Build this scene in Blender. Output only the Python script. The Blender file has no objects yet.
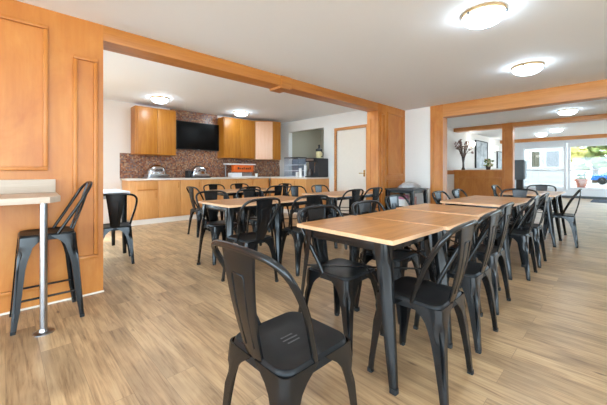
import bpy, bmesh, math, random
from mathutils import Vector, Matrix
random.seed(7)
SC = bpy.context.scene
COL = SC.collection
PI = math.pi

# ---------------------------------------------------------------- materials
def srgb(r, g, b):
    def f(v):
        v /= 255.0
        return v / 12.92 if v <= 0.04045 else ((v + 0.055) / 1.055) ** 2.4
    return (f(r), f(g), f(b), 1.0)

def new_mat(name):
    m = bpy.data.materials.new(name); m.use_nodes = True
    nt = m.node_tree
    return m, nt, nt.nodes['Principled BSDF']

def ramp(nt, fac, stops):
    r = nt.nodes.new('ShaderNodeValToRGB')
    els = r.color_ramp.elements
    while len(els) < len(stops): els.new(0.5)
    for e, (p, c) in zip(els, stops): e.position = p; e.color = c
    nt.links.new(fac, r.inputs[0])
    return r.outputs[0]

def coords(nt, scale=(1, 1, 1), rot=(0, 0, 0)):
    tc = nt.nodes.new('ShaderNodeTexCoord'); mp = nt.nodes.new('ShaderNodeMapping')
    mp.inputs['Scale'].default_value = scale; mp.inputs['Rotation'].default_value = rot
    nt.links.new(tc.outputs['Object'], mp.inputs['Vector'])
    return mp.outputs[0]

def noise(nt, vec, scale, detail=4, rough=0.55, dist=0.0):
    n = nt.nodes.new('ShaderNodeTexNoise')
    n.inputs['Scale'].default_value = scale; n.inputs['Detail'].default_value = detail
    n.inputs['Roughness'].default_value = rough; n.inputs['Distortion'].default_value = dist
    nt.links.new(vec, n.inputs['Vector'])
    return n.outputs['Fac']

def bump(nt, b, fac, strength, dist=0.002):
    bp = nt.nodes.new('ShaderNodeBump')
    bp.inputs['Strength'].default_value = strength; bp.inputs['Distance'].default_value = dist
    nt.links.new(fac, bp.inputs['Height']); nt.links.new(bp.outputs[0], b.inputs['Normal'])

def mat_plain(name, col, rough=0.5, metal=0.0, var=0.06, nscale=12, bmp=0.0, emit=0.0, spec=0.5):
    m, nt, b = new_mat(name)
    b.inputs['Roughness'].default_value = rough; b.inputs['Metallic'].default_value = metal
    b.inputs['Specular IOR Level'].default_value = spec
    f = noise(nt, coords(nt), nscale)
    lo = tuple(c * (1 - var) for c in col[:3]) + (1,); hi = tuple(min(1, c * (1 + var)) for c in col[:3]) + (1,)
    nt.links.new(ramp(nt, f, [(0.3, lo), (0.7, hi)]), b.inputs['Base Color'])
    if bmp: bump(nt, b, f, bmp)
    if emit:
        b.inputs['Emission Color'].default_value = col; b.inputs['Emission Strength'].default_value = emit
    return m

def mat_wood(name, lo, mid, hi, axis='z', rough=0.35, s=1.0, coat=0.0):
    """Lengthwise grain along the given object axis."""
    m, nt, b = new_mat(name)
    sc = {'x': (0.7, 11, 11), 'y': (11, 0.7, 11), 'z': (11, 11, 0.7)}[axis]
    v = coords(nt, tuple(k * s for k in sc))
    f1 = noise(nt, v, 1.6, 6, 0.6, 0.7)
    v2 = coords(nt, tuple(k * s * 5 for k in sc))
    f2 = noise(nt, v2, 2.0, 3, 0.6)
    mx = nt.nodes.new('ShaderNodeMix'); mx.data_type = 'FLOAT'
    mx.inputs[0].default_value = 0.35
    nt.links.new(f1, mx.inputs[2]); nt.links.new(f2, mx.inputs[3])
    nt.links.new(ramp(nt, mx.outputs[0], [(0.3, lo), (0.5, mid), (0.7, hi)]), b.inputs['Base Color'])
    b.inputs['Roughness'].default_value = rough
    b.inputs['Coat Weight'].default_value = coat; b.inputs['Coat Roughness'].default_value = 0.2
    return m

def mat_blotch(name, lo, mid, hi):
    m, nt, b = new_mat(name)
    f1 = noise(nt, coords(nt, (1.6, 1.6, 0.9)), 2.2, 5, 0.6, 0.6); f2 = noise(nt, coords(nt, (14, 14, 1.2)), 2.0, 3, 0.6)
    mx = nt.nodes.new('ShaderNodeMix'); mx.data_type = 'FLOAT'; mx.inputs[0].default_value = 0.25
    nt.links.new(f1, mx.inputs[2]); nt.links.new(f2, mx.inputs[3])
    nt.links.new(ramp(nt, mx.outputs[0], [(0.32, lo), (0.5, mid), (0.66, hi)]), b.inputs['Base Color'])
    b.inputs['Roughness'].default_value = 0.4
    return m
M = {}
M['panel'] = mat_blotch('maple_panelling', srgb(174, 99, 33), srgb(189, 116, 46), srgb(199, 131, 60))
M['panel_x'] = mat_wood('maple_beam', srgb(158, 90, 32), srgb(178, 110, 44), srgb(194, 126, 56), 'x', 0.4, 0.5)
M['panel_y'] = mat_wood('maple_beam_cross', srgb(178, 112, 54), srgb(198, 132, 72), srgb(212, 150, 90), 'y', 0.4, 0.5)
M['cab'] = mat_wood('maple_base_cabinet', srgb(202, 138, 74), srgb(214, 152, 88), srgb(224, 166, 104), 'z', 0.4, 0.8)
M['upper'] = mat_wood('honey_lamplit_upper_cabinet', srgb(160, 96, 22), srgb(180, 114, 34), srgb(194, 132, 50), 'z', 0.35, 0.8)  # golder wood base with warm glow of the nearby lamps mixed into the colour
M['upper_sheen'] = mat_wood('upper_cabinet_painted_sheen', srgb(216, 164, 128), srgb(226, 178, 144), srgb(232, 190, 158), 'z', 0.3, 0.8)  # pale tone paints in the light reflected by the angled corner door
M['top'] = mat_wood('laminate_table_top', srgb(146, 92, 48), srgb(186, 128, 74), srgb(208, 152, 94), 'x', 0.33, 0.8)
M['edge'] = mat_wood('pale_table_edge', srgb(206, 156, 116), srgb(218, 170, 130), srgb(226, 182, 144), 'x', 0.45, 1.0)
M['counter'] = mat_wood('whitewashed_counter', srgb(180, 158, 138), srgb(192, 172, 152), srgb(202, 185, 166), 'x', 0.45, 1.2)
M['black'] = mat_plain('black_powder_coated_steel', (0.007, 0.007, 0.0075, 1), 0.2, 0.0, 0.15, 30, spec=0.42)
M['seatblack'] = mat_plain('satin_black_steel_seat', (0.009, 0.009, 0.0095, 1), 0.4, 0.0, 0.15, 30, spec=0.2)
M['rubber'] = mat_plain('black_rubber', (0.008, 0.008, 0.008, 1), 0.7)
M['wall'] = mat_plain('white_wall_paint', srgb(232, 228, 222), 0.8, 0, 0.015, 60, 0.15)
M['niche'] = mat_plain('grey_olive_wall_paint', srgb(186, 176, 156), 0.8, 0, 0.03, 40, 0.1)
M['trimwhite'] = mat_plain('cream_trim_paint', srgb(232, 222, 208), 0.5, 0, 0.02)
M['door'] = mat_plain('cream_door_paint', srgb(234, 222, 206), 0.5, 0, 0.015)
M['steel'] = mat_plain('brushed_steel', (0.42, 0.42, 0.43, 1), 0.28, 1.0, 0.08, 40)
M['chrome'] = mat_plain('chrome', (0.5, 0.5, 0.52, 1), 0.12, 1.0, 0.03)
M['brass'] = mat_plain('brass', (0.75, 0.55, 0.25, 1), 0.25, 1.0, 0.05)
M['bronze'] = mat_plain('bronze_rim', srgb(190, 160, 120), 0.4, 0.6, 0.05)
M['screen'] = mat_plain('black_tv_screen', (0.0015, 0.0015, 0.0015, 1), 0.25, spec=0.15)
M['plasticblack'] = mat_plain('black_plastic', (0.012, 0.012, 0.012, 1), 0.45)
M['charcoal'] = mat_plain('charcoal_plastic', srgb(44, 44, 46), 0.5)
M['stone'] = mat_plain('pale_stone_counter', srgb(222, 210, 196), 0.35, 0, 0.06, 60)
M['white'] = mat_plain('white_plastic', srgb(236, 236, 238), 0.4, 0, 0.01)
M['winframe'] = mat_plain('white_aluminium_frame', srgb(222, 224, 228), 0.45, 0, 0.01)
M['orange'] = mat_plain('orange_box', srgb(226, 104, 34), 0.5, 0, 0.04)
M['darkprint'] = mat_plain('dark_print', srgb(60, 30, 20), 0.6)
M['print'] = mat_plain('faint_white_print', srgb(96, 96, 98), 0.6)
M['paper'] = mat_plain('white_paper', srgb(240, 238, 234), 0.7, 0, 0.01)
M['pink'] = mat_plain('pink_print', srgb(200, 120, 150), 0.6, 0, 0.2, 30)
M['dullpink'] = mat_plain('dull_pink_fabric', srgb(190, 150, 150), 0.8, 0, 0.1, 30)
M['bag'] = mat_plain('grey_plastic_bag', srgb(176, 172, 170), 0.35, 0, 0.12, 25, 0.6)
M['beige'] = mat_plain('beige_liquid', srgb(214, 200, 150), 0.4)
M['terracotta'] = mat_plain('terracotta', srgb(196, 112, 84), 0.8, 0, 0.08)
M['soil'] = mat_plain('dark_soil', srgb(60, 45, 35), 0.9)
M['stem'] = mat_plain('dry_brown_stem', srgb(96, 76, 62), 0.9, 0, 0.2)
M['flower'] = mat_plain('dried_flower', srgb(150, 120, 110), 0.9, 0, 0.25, 60)
M['vase'] = mat_plain('dark_glass_vase', srgb(70, 62, 60), 0.2)
M['leaf'] = mat_plain('green_leaf', srgb(96, 120, 60), 0.6, 0, 0.25, 20)
M['leafpale'] = mat_plain('pale_leaf', srgb(186, 178, 140), 0.7, 0, 0.2, 20)
M['mat'] = mat_plain('dark_blue_door_mat', srgb(58, 64, 80), 0.95, 0, 0.15, 80, 0.5)
M['grey'] = mat_plain('dark_grey_metal', srgb(84, 88, 92), 0.5, 0.2)
M['midgrey'] = mat_plain('mid_grey_metal', srgb(150, 154, 158), 0.5, 0.1)
M['olive'] = mat_plain('olive_shade', srgb(86, 82, 66), 0.7)
M['blind'] = mat_plain('grey_blind', srgb(140, 142, 146), 0.7)
M['concrete'] = mat_plain('pale_concrete', srgb(206, 200, 192), 0.9, 0, 0.06, 3)
M['asphalt'] = mat_plain('pale_grey_asphalt', srgb(172, 168, 164), 0.9, 0, 0.08, 2)  # even pale grey
M['carblue'] = mat_plain('blue_car_paint', srgb(50, 110, 190), 0.25, 0.2)
M['carglass'] = mat_plain('dark_car_glass', (0.02, 0.025, 0.03, 1), 0.1)
M['frost'] = mat_plain('frosted_blue_panel', srgb(140, 148, 156), 0.3)
M['siding'] = mat_plain('pale_grey_siding', srgb(176, 174, 172), 0.8)

def mat_mosaic():
    m, nt, b = new_mat('brown_mosaic_tile')
    v = coords(nt, (1, 0.02, 1))
    vo = nt.nodes.new('ShaderNodeTexVoronoi'); vo.distance = 'CHEBYCHEV'
    vo.inputs['Scale'].default_value = 34; vo.inputs['Randomness'].default_value = 0.35
    nt.links.new(v, vo.inputs['Vector'])
    sep = nt.nodes.new('ShaderNodeSeparateColor'); nt.links.new(vo.outputs['Color'], sep.inputs[0])
    c = ramp(nt, sep.outputs[0], [(0.0, srgb(92, 60, 48)), (0.2, srgb(150, 92, 60)), (0.4, srgb(176, 128, 92)),
                                  (0.55, srgb(120, 108, 108)), (0.72, srgb(134, 82, 58)), (0.88, srgb(190, 156, 124)), (1.0, srgb(84, 70, 68))])
    nt.links.new(c, b.inputs['Base Color'])
    b.inputs['Roughness'].default_value = 0.3
    bump(nt, b, vo.outputs['Distance'], 0.3, 0.003)
    return m
M['mosaic'] = mat_mosaic()

def mat_floor():
    m, nt, b = new_mat('oak_plank_floor')
    v = coords(nt, (1, 1, 1), (0, 0, PI / 2))
    br = nt.nodes.new('ShaderNodeTexBrick')
    br.offset = 0.37; br.offset_frequency = 2; br.squash = 1
    br.inputs['Scale'].default_value = 1.0
    br.inputs['Brick Width'].default_value = 1.22; br.inputs['Row Height'].default_value = 0.152
    br.inputs['Mortar Size'].default_value = 0.0012; br.inputs['Mortar Smooth'].default_value = 0.3
    br.inputs['Bias'].default_value = 0.0
    br.inputs['Color1'].default_value = (0, 0, 0, 1); br.inputs['Color2'].default_value = (1, 1, 1, 1)
    br.inputs['Mortar'].default_value = (0.5, 0.5, 0.5, 1)
    nt.links.new(v, br.inputs['Vector'])
    # grain shifted per plank
    tc = nt.nodes.new('ShaderNodeTexCoord')
    add = nt.nodes.new('ShaderNodeVectorMath'); add.operation = 'MULTIPLY_ADD'
    add.inputs[1].default_value = (7.0, 13.0, 5.0)
    nt.links.new(br.outputs['Color'], add.inputs[0]); nt.links.new(tc.outputs['Object'], add.inputs[2])
    def stretched(sx, sy):
        mp = nt.nodes.new('ShaderNodeMapping'); mp.inputs['Scale'].default_value = (sx, sy, 1)
        nt.links.new(add.outputs[0], mp.inputs['Vector']); return mp.outputs[0]
    f1 = noise(nt, stretched(16, 1.3), 1.6, 7, 0.66, 1.0)
    f2 = noise(nt, stretched(60, 2.5), 1.3, 4, 0.6, 0.3)
    f3 = noise(nt, stretched(3, 1.5), 1.2, 3, 0.5, 0.5)
    def mix(a, c, k):
        mx = nt.nodes.new('ShaderNodeMix'); mx.data_type = 'FLOAT'; mx.inputs[0].default_value = k
        nt.links.new(a, mx.inputs[2]); nt.links.new(c, mx.inputs[3]); return mx.outputs[0]
    g = mix(f1, f2, 0.4)
    c1 = ramp(nt, g, [(0.30, srgb(112, 86, 62)), (0.41, srgb(164, 134, 102)), (0.52, srgb(196, 166, 130)), (0.68, srgb(212, 186, 150))])
    c2 = ramp(nt, f3, [(0.35, srgb(200, 194, 190)), (0.6, srgb(255, 250, 244))])
    mu = nt.nodes.new('ShaderNodeMix'); mu.data_type = 'RGBA'; mu.blend_type = 'MULTIPLY'; mu.inputs[0].default_value = 0.8
    nt.links.new(c1, mu.inputs[6]); nt.links.new(c2, mu.inputs[7])
    # small dark knots
    vk = nt.nodes.new('ShaderNodeTexVoronoi'); vk.inputs['Scale'].default_value = 1.0
    nt.links.new(stretched(5.5, 2.2), vk.inputs['Vector'])
    wob = nt.nodes.new('ShaderNodeMath'); wob.operation = 'MULTIPLY_ADD'; wob.inputs[1].default_value = 0.10
    nt.links.new(f2, wob.inputs[0]); nt.links.new(vk.outputs['Distance'], wob.inputs[2])
    ck = ramp(nt, wob.outputs[0], [(0.075, srgb(120, 96, 78)), (0.14, (1, 1, 1, 1))])
    mk = nt.nodes.new('ShaderNodeMix'); mk.data_type = 'RGBA'; mk.blend_type = 'MULTIPLY'; mk.inputs[0].default_value = 0.8
    nt.links.new(mu.outputs[2], mk.inputs[6]); nt.links.new(ck, mk.inputs[7]); mu = mk
    # per plank tint and dark seams
    sep = nt.nodes.new('ShaderNodeSeparateColor'); nt.links.new(br.outputs['Color'], sep.inputs[0])
    c3 = ramp(nt, sep.outputs[0], [(0.0, srgb(238, 232, 226)), (1.0, srgb(255, 252, 246))])
    mu2 = nt.nodes.new('ShaderNodeMix'); mu2.data_type = 'RGBA'; mu2.blend_type = 'MULTIPLY'; mu2.inputs[0].default_value = 1.0
    nt.links.new(mu.outputs[2], mu2.inputs[6]); nt.links.new(c3, mu2.inputs[7])
    mu3 = nt.nodes.new('ShaderNodeMix'); mu3.data_type = 'RGBA'
    mu3.inputs[7].default_value = srgb(104, 80, 58)
    fm = nt.nodes.new('ShaderNodeMath'); fm.operation = 'MULTIPLY'; fm.inputs[1].default_value = 0.55
    nt.links.new(br.outputs['Fac'], fm.inputs[0]); nt.links.new(fm.outputs[0], mu3.inputs[0])
    nt.links.new(mu2.outputs[2], mu3.inputs[6])
    nt.links.new(mu3.outputs[2], b.inputs['Base Color'])
    b.inputs['Roughness'].default_value = 0.36
    b.inputs['Specular IOR Level'].default_value = 0.5
    bump(nt, b, g, 0.08, 0.002)
    return m
M['floor'] = mat_floor()

def mat_ceiling():
    m, nt, b = new_mat('white_textured_ceiling')
    b.inputs['Base Color'].default_value = (0.87, 0.91, 0.95, 1); b.inputs['Roughness'].default_value = 0.75
    bump(nt, b, noise(nt, coords(nt), 90, 3), 0.35, 0.004)
    return m
M['ceiling'] = mat_ceiling()

def mat_emit(name, col, strength):
    m, nt, b = new_mat(name)
    b.inputs['Base Color'].default_value = (0.9, 0.9, 0.88, 1); b.inputs['Roughness'].default_value = 0.3
    b.inputs['Emission Color'].default_value = col; b.inputs['Emission Strength'].default_value = strength
    return m
M['dome'] = mat_emit('lit_frosted_glass', (0.70, 0.87, 1.0, 1), 9.0)
M['sconce'] = mat_emit('lit_sconce_glass', (1.0, 0.95, 0.88, 1), 1.6)

def mat_glass(name, rough=0.0, tint=(1, 1, 1, 1)):
    m = bpy.data.materials.new(name); m.use_nodes = True
    nt = m.node_tree; nt.nodes.clear()
    out = nt.nodes.new('ShaderNodeOutputMaterial'); mx = nt.nodes.new('ShaderNodeMixShader')
    tr = nt.nodes.new('ShaderNodeBsdfTransparent'); gl = nt.nodes.new('ShaderNodeBsdfGlossy')
    tr.inputs[0].default_value = tint; gl.inputs['Roughness'].default_value = rough
    mx.inputs[0].default_value = 0.06
    nt.links.new(tr.outputs[0], mx.inputs[1]); nt.links.new(gl.outputs[0], mx.inputs[2]); nt.links.new(mx.outputs[0], out.inputs[0])
    return m
M['glass'] = mat_glass('window_glass')
M['glass_dim'] = mat_glass('dimming_window_glass', 0.0, (0.6, 0.6, 0.59, 1))  # tint added to dim the outdoors behind the lobby panes
M['acrylic'] = mat_glass('clear_acrylic', 0.05, (0.95, 0.97, 1.0, 1))

def mat_art():
    m, nt, b = new_mat('misty_grey_print')
    f = noise(nt, coords(nt, (1, 1, 1.6)), 2.2, 5, 0.6, 0.6)
    nt.links.new(ramp(nt, f, [(0.3, srgb(110, 118, 124)), (0.5, srgb(178, 184, 188)), (0.7, srgb(216, 218, 220))]), b.inputs['Base Color'])
    b.inputs['Roughness'].default_value = 0.5
    return m
M['art'] = mat_art()

def mat_foliage(name, lo, hi):
    m, nt, b = new_mat(name)
    f = noise(nt, coords(nt), 1.6, 5, 0.7)
    nt.links.new(ramp(nt, f, [(0.35, lo), (0.65, hi)]), b.inputs['Base Color'])
    b.inputs['Roughness'].default_value = 0.8
    return m
M['fol_g'] = mat_foliage('green_foliage', srgb(96, 118, 62), srgb(170, 176, 108))
M['fol_o'] = mat_foliage('autumn_foliage', srgb(178, 110, 70), srgb(220, 170, 104))
M['fol_y'] = mat_foliage('yellow_green_foliage', srgb(170, 164, 80), srgb(222, 210, 140))
M['bark'] = mat_plain('grey_brown_bark', srgb(92, 78, 66), 0.9, 0, 0.2)

# ---------------------------------------------------------------- mesh helpers
class MB:
    def __init__(s): s.v = []; s.f = []
    def add(s, vs, fs):
        o = len(s.v); s.v += [tuple(p) for p in vs]; s.f += [tuple(i + o for i in f) for f in fs]; return s
    def box(s, x0, x1, y0, y1, z0, z1):
        return s.add([(x0, y0, z0), (x1, y0, z0), (x1, y1, z0), (x0, y1, z0), (x0, y0, z1), (x1, y0, z1), (x1, y1, z1), (x0, y1, z1)],
                     [(0, 3, 2, 1), (4, 5, 6, 7), (0, 1, 5, 4), (1, 2, 6, 5), (2, 3, 7, 6), (3, 0, 4, 7)])
    def prism(s, poly, z0, z1):
        n = len(poly)
        return s.add([(x, y, z0) for x, y in poly] + [(x, y, z1) for x, y in poly],
                     [tuple(range(n - 1, -1, -1)), tuple(range(n, 2 * n))] + [(i, (i + 1) % n, n + (i + 1) % n, n + i) for i in range(n)])
    def loft(s, rings, cap=True, closed=True):
        n = len(rings[0]); vs = [p for r in rings for p in r]; fs = []
        for k in range(len(rings) - 1):
            for i in range(n if closed else n - 1):
                j = (i + 1) % n
                fs.append((k * n + i, k * n + j, (k + 1) * n + j, (k + 1) * n + i))
        if cap: fs += [tuple(range(n - 1, -1, -1)), tuple((len(rings) - 1) * n + i for i in range(n))]
        return s.add(vs, fs)
    def tube(s, path, r, n=8, closed=False):
        path = [Vector(p) for p in path]; rings = []; up = None; m = len(path)
        for i, p in enumerate(path):
            if closed: t = path[(i + 1) % m] - path[i - 1]
            else: t = path[min(i + 1, m - 1)] - path[max(i - 1, 0)]
            t.normalize()
            if up is None: up = Vector((0, 0, 1)) if abs(t.z) < 0.9 else Vector((1, 0, 0))
            a = t.cross(up).normalized(); bb = a.cross(t).normalized(); up = bb
            rr = r[i] if isinstance(r, (list, tuple)) else r
            rings.append([p + (a * math.cos(2 * PI * k / n) + bb * math.sin(2 * PI * k / n)) * rr for k in range(n)])
        if closed: rings.append(rings[0]); return s.loft(rings, cap=False)
        return s.loft(rings)
    def lathe(s, prof, n=20, c=(0, 0, 0)):
        rings = [[(c[0] + r * math.cos(2 * PI * k / n), c[1] + r * math.sin(2 * PI * k / n), c[2] + z) for k in range(n)] for r, z in prof]
        return s.loft(rings)
    def blob(s, c, r, seed, n=2, amp=0.25):
        bm = bmesh.new(); bmesh.ops.create_icosphere(bm, subdivisions=n, radius=1)
        rnd = random.Random(seed)
        s.add([(c[0] + v.co.x * r[0] * (1 + rnd.uniform(-amp, amp)), c[1] + v.co.y * r[1] * (1 + rnd.uniform(-amp, amp)), c[2] + v.co.z * r[2] * (1 + rnd.uniform(-amp, amp))) for v in bm.verts],
              [tuple(v.index for v in f.verts) for f in bm.faces])
        bm.free(); return s
    def build(s, name, mat, parent=None, bevel=0.0, seg=2, smooth=True, loc=None, angle=35):
        me = bpy.data.meshes.new(name); bm = bmesh.new()
        vs = [bm.verts.new(p) for p in s.v]
        for f in s.f:
            if len(set(f)) >= 3:
                try: bm.faces.new([vs[i] for i in f])
                except ValueError: pass
        bmesh.ops.recalc_face_normals(bm, faces=bm.faces)
        if bevel:
            ed = [e for e in bm.edges if len(e.link_faces) == 2 and e.calc_face_angle(0) > 0.5]
            bmesh.ops.bevel(bm, geom=ed, offset=bevel, segments=seg, affect='EDGES', profile=0.6, clamp_overlap=True)
        bm.to_mesh(me); bm.free()
        if smooth:
            me.polygons.foreach_set('use_smooth', [True] * len(me.polygons)); me.set_sharp_from_angle(angle=math.radians(angle))
        me.materials.append(M[mat] if isinstance(mat, str) else mat)
        o = bpy.data.objects.new(name, me); COL.objects.link(o)
        if parent: o.parent = parent
        if loc: o.location = loc
        return o

def box(x0, x1, y0, y1, z0, z1): return MB().box(x0, x1, y0, y1, z0, z1)

def tag(o, label, cat, group=None, kind=None):
    if label: o['label'] = label
    if cat: o['category'] = cat
    if group: o['group'] = group
    if kind: o['kind'] = kind
    return o

def thing(name, label, cat, loc, rz=0.0, group=None):
    o = bpy.data.objects.new(name, None); COL.objects.link(o)
    o.empty_display_size = 0.1; o.location = loc; o.rotation_euler = (0, 0, rz)
    return tag(o, label, cat, group)

def struct(o): o['kind'] = 'structure'; return o

def copy_tree(o, parent=None):
    c = o.copy(); COL.objects.link(c)
    if parent: c.parent = parent
    for ch in [k for k in o.children]: copy_tree(ch, c)
    return c

def bez(p, n):
    """Catmull-Rom through the points p."""
    p = [Vector(q) for q in p]; out = []
    for i in range(len(p) - 1):
        a = p[max(i - 1, 0)]; b = p[i]; c = p[i + 1]; d = p[min(i + 2, len(p) - 1)]
        for k in range(n):
            t = k / n
            out.append(0.5 * ((2 * b) + (c - a) * t + (2 * a - 5 * b + 4 * c - d) * t * t + (3 * b - a - 3 * c + d) * t ** 3))
    out.append(p[-1]); return out

def rrect(hx, hy, r, n=5, cx=0, cy=0):
    out = []
    for sx, sy, a0 in ((1, 1, 0), (-1, 1, PI / 2), (-1, -1, PI), (1, -1, 3 * PI / 2)):
        for k in range(n + 1):
            a = a0 + k * PI / 2 / n
            out.append((cx + sx * (hx - r) + r * math.cos(a), cy + sy * (hy - r) + r * math.sin(a)))
    return out

# ---------------------------------------------------------------- camera
F_PX, YH, VPR, HC = 308.0, 172.0, 622.0, 1.09
th = math.atan((VPR - 303.5) / F_PX)
cam = bpy.data.cameras.new('camera'); co = bpy.data.objects.new('camera', cam); COL.objects.link(co)
co.location = (0, 0, HC); co.rotation_euler = (PI / 2, 0, PI / 2 - th - PI / 2 + 0.0)
# camera looks along +Y at rz=0; world +X has to lie th to the right of the view axis
co.rotation_euler = (PI / 2, 0, -(PI / 2 - th))
cam.sensor_width = 36.0; cam.lens = F_PX / 607.0 * 36.0
cam.shift_y = -(202.5 - YH) / 607.0
cam.clip_start = 0.05; cam.clip_end = 200
SC.camera = co

# ---------------------------------------------------------------- the setting
CZ = 2.43      # dining room and lobby ceiling
KZ = 2.60      # kitchen ceiling
WY = 3.29      # plane of the panelled wall and the long beam
WT = 0.25      # its thickness
WX = 6.26      # plane of the wall with the lobby opening
struct(box(-4.5, 17.1, -4.5, 7.75, -0.08, 0.0).build('floor', 'floor'))
struct(MB().box(-4.5, WX + 0.16, -4.5, WY + WT, CZ, CZ + 0.3).box(WX + 0.16, 17.1, -4.5, 3.8, CZ, CZ + 0.3).build('ceiling', 'ceiling'))
struct(box(0.3, 8.2, WY + WT, 7.75, KZ, KZ + 0.13).build('ceiling_kitchen', 'ceiling'))

def panelled(name, x0, x1, y, z0, z1, rects, t=WT):
    """Panelled wall facing -Y: face frame with raised mouldings and flat fields."""
    w = struct(box(x0, x1, y, y + t, z0, z1).build(name, 'panel'))
    for (a, b, c, d) in rects:
        m = MB(); mw = 0.032
        m.box(a, b, y - 0.026, y + 0.001, d - mw, d).box(a, b, y - 0.026, y + 0.001, c, c + mw)
        m.box(a, a + mw, y - 0.026, y + 0.001, c + mw, d - mw).box(b - mw, b, y - 0.026, y + 0.001, c + mw, d - mw)
        mo = m.build('panel_moulding', 'panel', w, bevel=0.009)
        box(a + mw, b - mw, y - 0.004, y + 0.001, c + mw, d - mw).build('panel_field', 'panel', w)
    return w
panelled('wall_left', -4.5, 0.64, WY, 0.0, CZ, [(0.415, 0.595, 0.32, 2.10), (-0.95, 0.25, 1.10, 2.29), (-0.95, 0.25, 0.14, 0.98),
                                                (-2.3, -1.1, 1.10, 2.29), (-2.3, -1.1, 0.14, 0.98)])
struct(box(-4.5, 0.645, WY - 0.012, WY, 0.0, 0.012).build('baseboard_left', 'trimwhite'))
# long beam with its joint block
struct(box(0.64, 5.19, WY, WY + WT, CZ - 0.14, CZ).build('trim_1', 'panel_x', bevel=0.004))
b2 = struct(box(2.74, 2.93, WY - 0.014, WY + WT, CZ - 0.17, CZ).build('trim_2', 'panel_x', bevel=0.004))
# panelled pier at the far end
pier = panelled('wall_pier', 5.19, WX, WY, 0.0, CZ, [(5.52, 6.14, 1.02, 2.30), (5.52, 6.14, 0.16, 0.93), (5.27, 5.42, 0.20, 2.26)])
m = MB(); a0, a1 = WY + 0.06, WY + WT - 0.06
m.box(5.18, 5.191, a0, a1, 2.14, 2.17).box(5.18, 5.191, a0, a1, 0.25, 0.28).box(5.18, 5.191, a0, a0 + 0.025, 0.28, 2.14).box(5.18, 5.191, a1 - 0.025, a1, 0.28, 2.14)
m.build('panel_moulding', 'panel', pier, bevel=0.004)
# wall with the lobby opening: white stretch, pilaster, beam
struct(box(WX, WX + 0.16, 2.72, WY + WT, 0, CZ).build('wall_right', 'wall'))
pil = struct(box(WX - 0.03, WX + 0.19, 2.47, 2.72, 0, CZ).build('trim_3', 'panel'))
m = MB(); x = WX - 0.042
m.box(x, x + 0.013, 2.50, 2.67, 2.10, 2.13).box(x, x + 0.013, 2.50, 2.67, 0.2, 0.23).box(x, x + 0.013, 2.50, 2.525, 0.23, 2.10).box(x, x + 0.013, 2.645, 2.67, 0.23, 2.10)
m.build('panel_moulding', 'panel', pil, bevel=0.004)
struct(box(WX - 0.03, WX + 0.19, -4.5, 2.47, CZ - 0.25, CZ).build('trim_4', 'panel_y', bevel=0.004))
struct(MB().box(WX - 0.02, WX, 2.72, WY, 0, 0.09).build('baseboard_right', 'trimwhite', bevel=0.004))

struct(box(2.0, WX + 0.16, -4.62, -4.5, 0, CZ).build('wall_near_unseen', 'wall'))  # unseen wall, closed off here to darken the pier front
# kitchen shell
KX = 6.2
struct(box(0.30, 8.2, 7.5, 7.62, 0, KZ).build('wall_kitchen_back', 'wall'))
m = MB().box(0.30, 0.42, WY + WT, 4.3, 0, KZ).box(0.30, 0.42, 6.7, 7.5, 0, KZ).box(0.30, 0.42, 4.3, 6.7, 0, 0.25).box(0.30, 0.42, 4.3, 6.7, 2.25, KZ)
struct(m.build('wall_kitchen_left', 'wall', smooth=False))
m = MB()
for y0, y1 in ((4.3, 4.36), (5.47, 5.53), (6.64, 6.7)): m.box(0.33, 0.40, y0, y1, 0.25, 2.25)
m.box(0.33, 0.40, 4.36, 6.64, 0.25, 0.31).box(0.33, 0.40, 4.36, 6.64, 2.19, 2.25)
f = struct(m.build('window_4', 'winframe'))
box(0.36, 0.37, 4.36, 6.64, 0.31, 2.19).build('window_pane', 'glass', f)
DY0, DY1, DZ = 4.25, 5.17, 2.16
PY0, PY1, PZ0, PZ1 = 5.62, 7.06, 0.93, 2.30
m = MB()
m.box(KX, KX + 0.14, WY + WT, DY0, 0, KZ).box(KX, KX + 0.14, DY0, DY1, DZ, KZ).box(KX, KX + 0.14, DY1, PY0, 0, KZ)
m.box(KX, KX + 0.14, PY0, PY1, 0, PZ0).box(KX, KX + 0.14, PY0, PY1, PZ1, KZ).box(KX, KX + 0.14, PY1, 7.5, 0, KZ)
struct(m.build('wall_kitchen_right', 'wall', smooth=False))
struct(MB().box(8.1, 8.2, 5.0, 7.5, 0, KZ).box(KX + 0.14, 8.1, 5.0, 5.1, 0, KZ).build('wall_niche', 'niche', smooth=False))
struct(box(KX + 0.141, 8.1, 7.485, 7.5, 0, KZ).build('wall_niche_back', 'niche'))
dr = struct(box(KX + 0.02, KX + 0.06, DY0, DY1, 0.01, DZ).build('door_1', 'door'))
h = MB(); h.tube([(KX + 0.02, DY0 + 0.07, 1.06), (KX - 0.04, DY0 + 0.07, 1.06), (KX - 0.045, DY0 + 0.18, 1.06)], 0.011)
h.box(KX + 0.012, KX + 0.02, DY0 + 0.045, DY0 + 0.095, 0.98, 1.14)
h.build('door_handle', 'brass', dr)['label'] = 'brass lever handle'
m = MB()
m.box(KX - 0.02, KX + 0.02, DY0 - 0.07, DY0, 0, DZ + 0.07).box(KX - 0.02, KX + 0.02, DY1, DY1 + 0.07, 0, DZ + 0.07).box(KX - 0.02, KX + 0.02, DY0, DY1, DZ, DZ + 0.07)
struct(m.build('trim_5', 'panel_y', bevel=0.004))
struct(MB().box(1.76, KX, 7.488, 7.5, 0.95, 1.50).box(2.82, 4.05, 7.488, 7.5, 1.50, KZ).build('trim_6', 'mosaic'))

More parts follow.
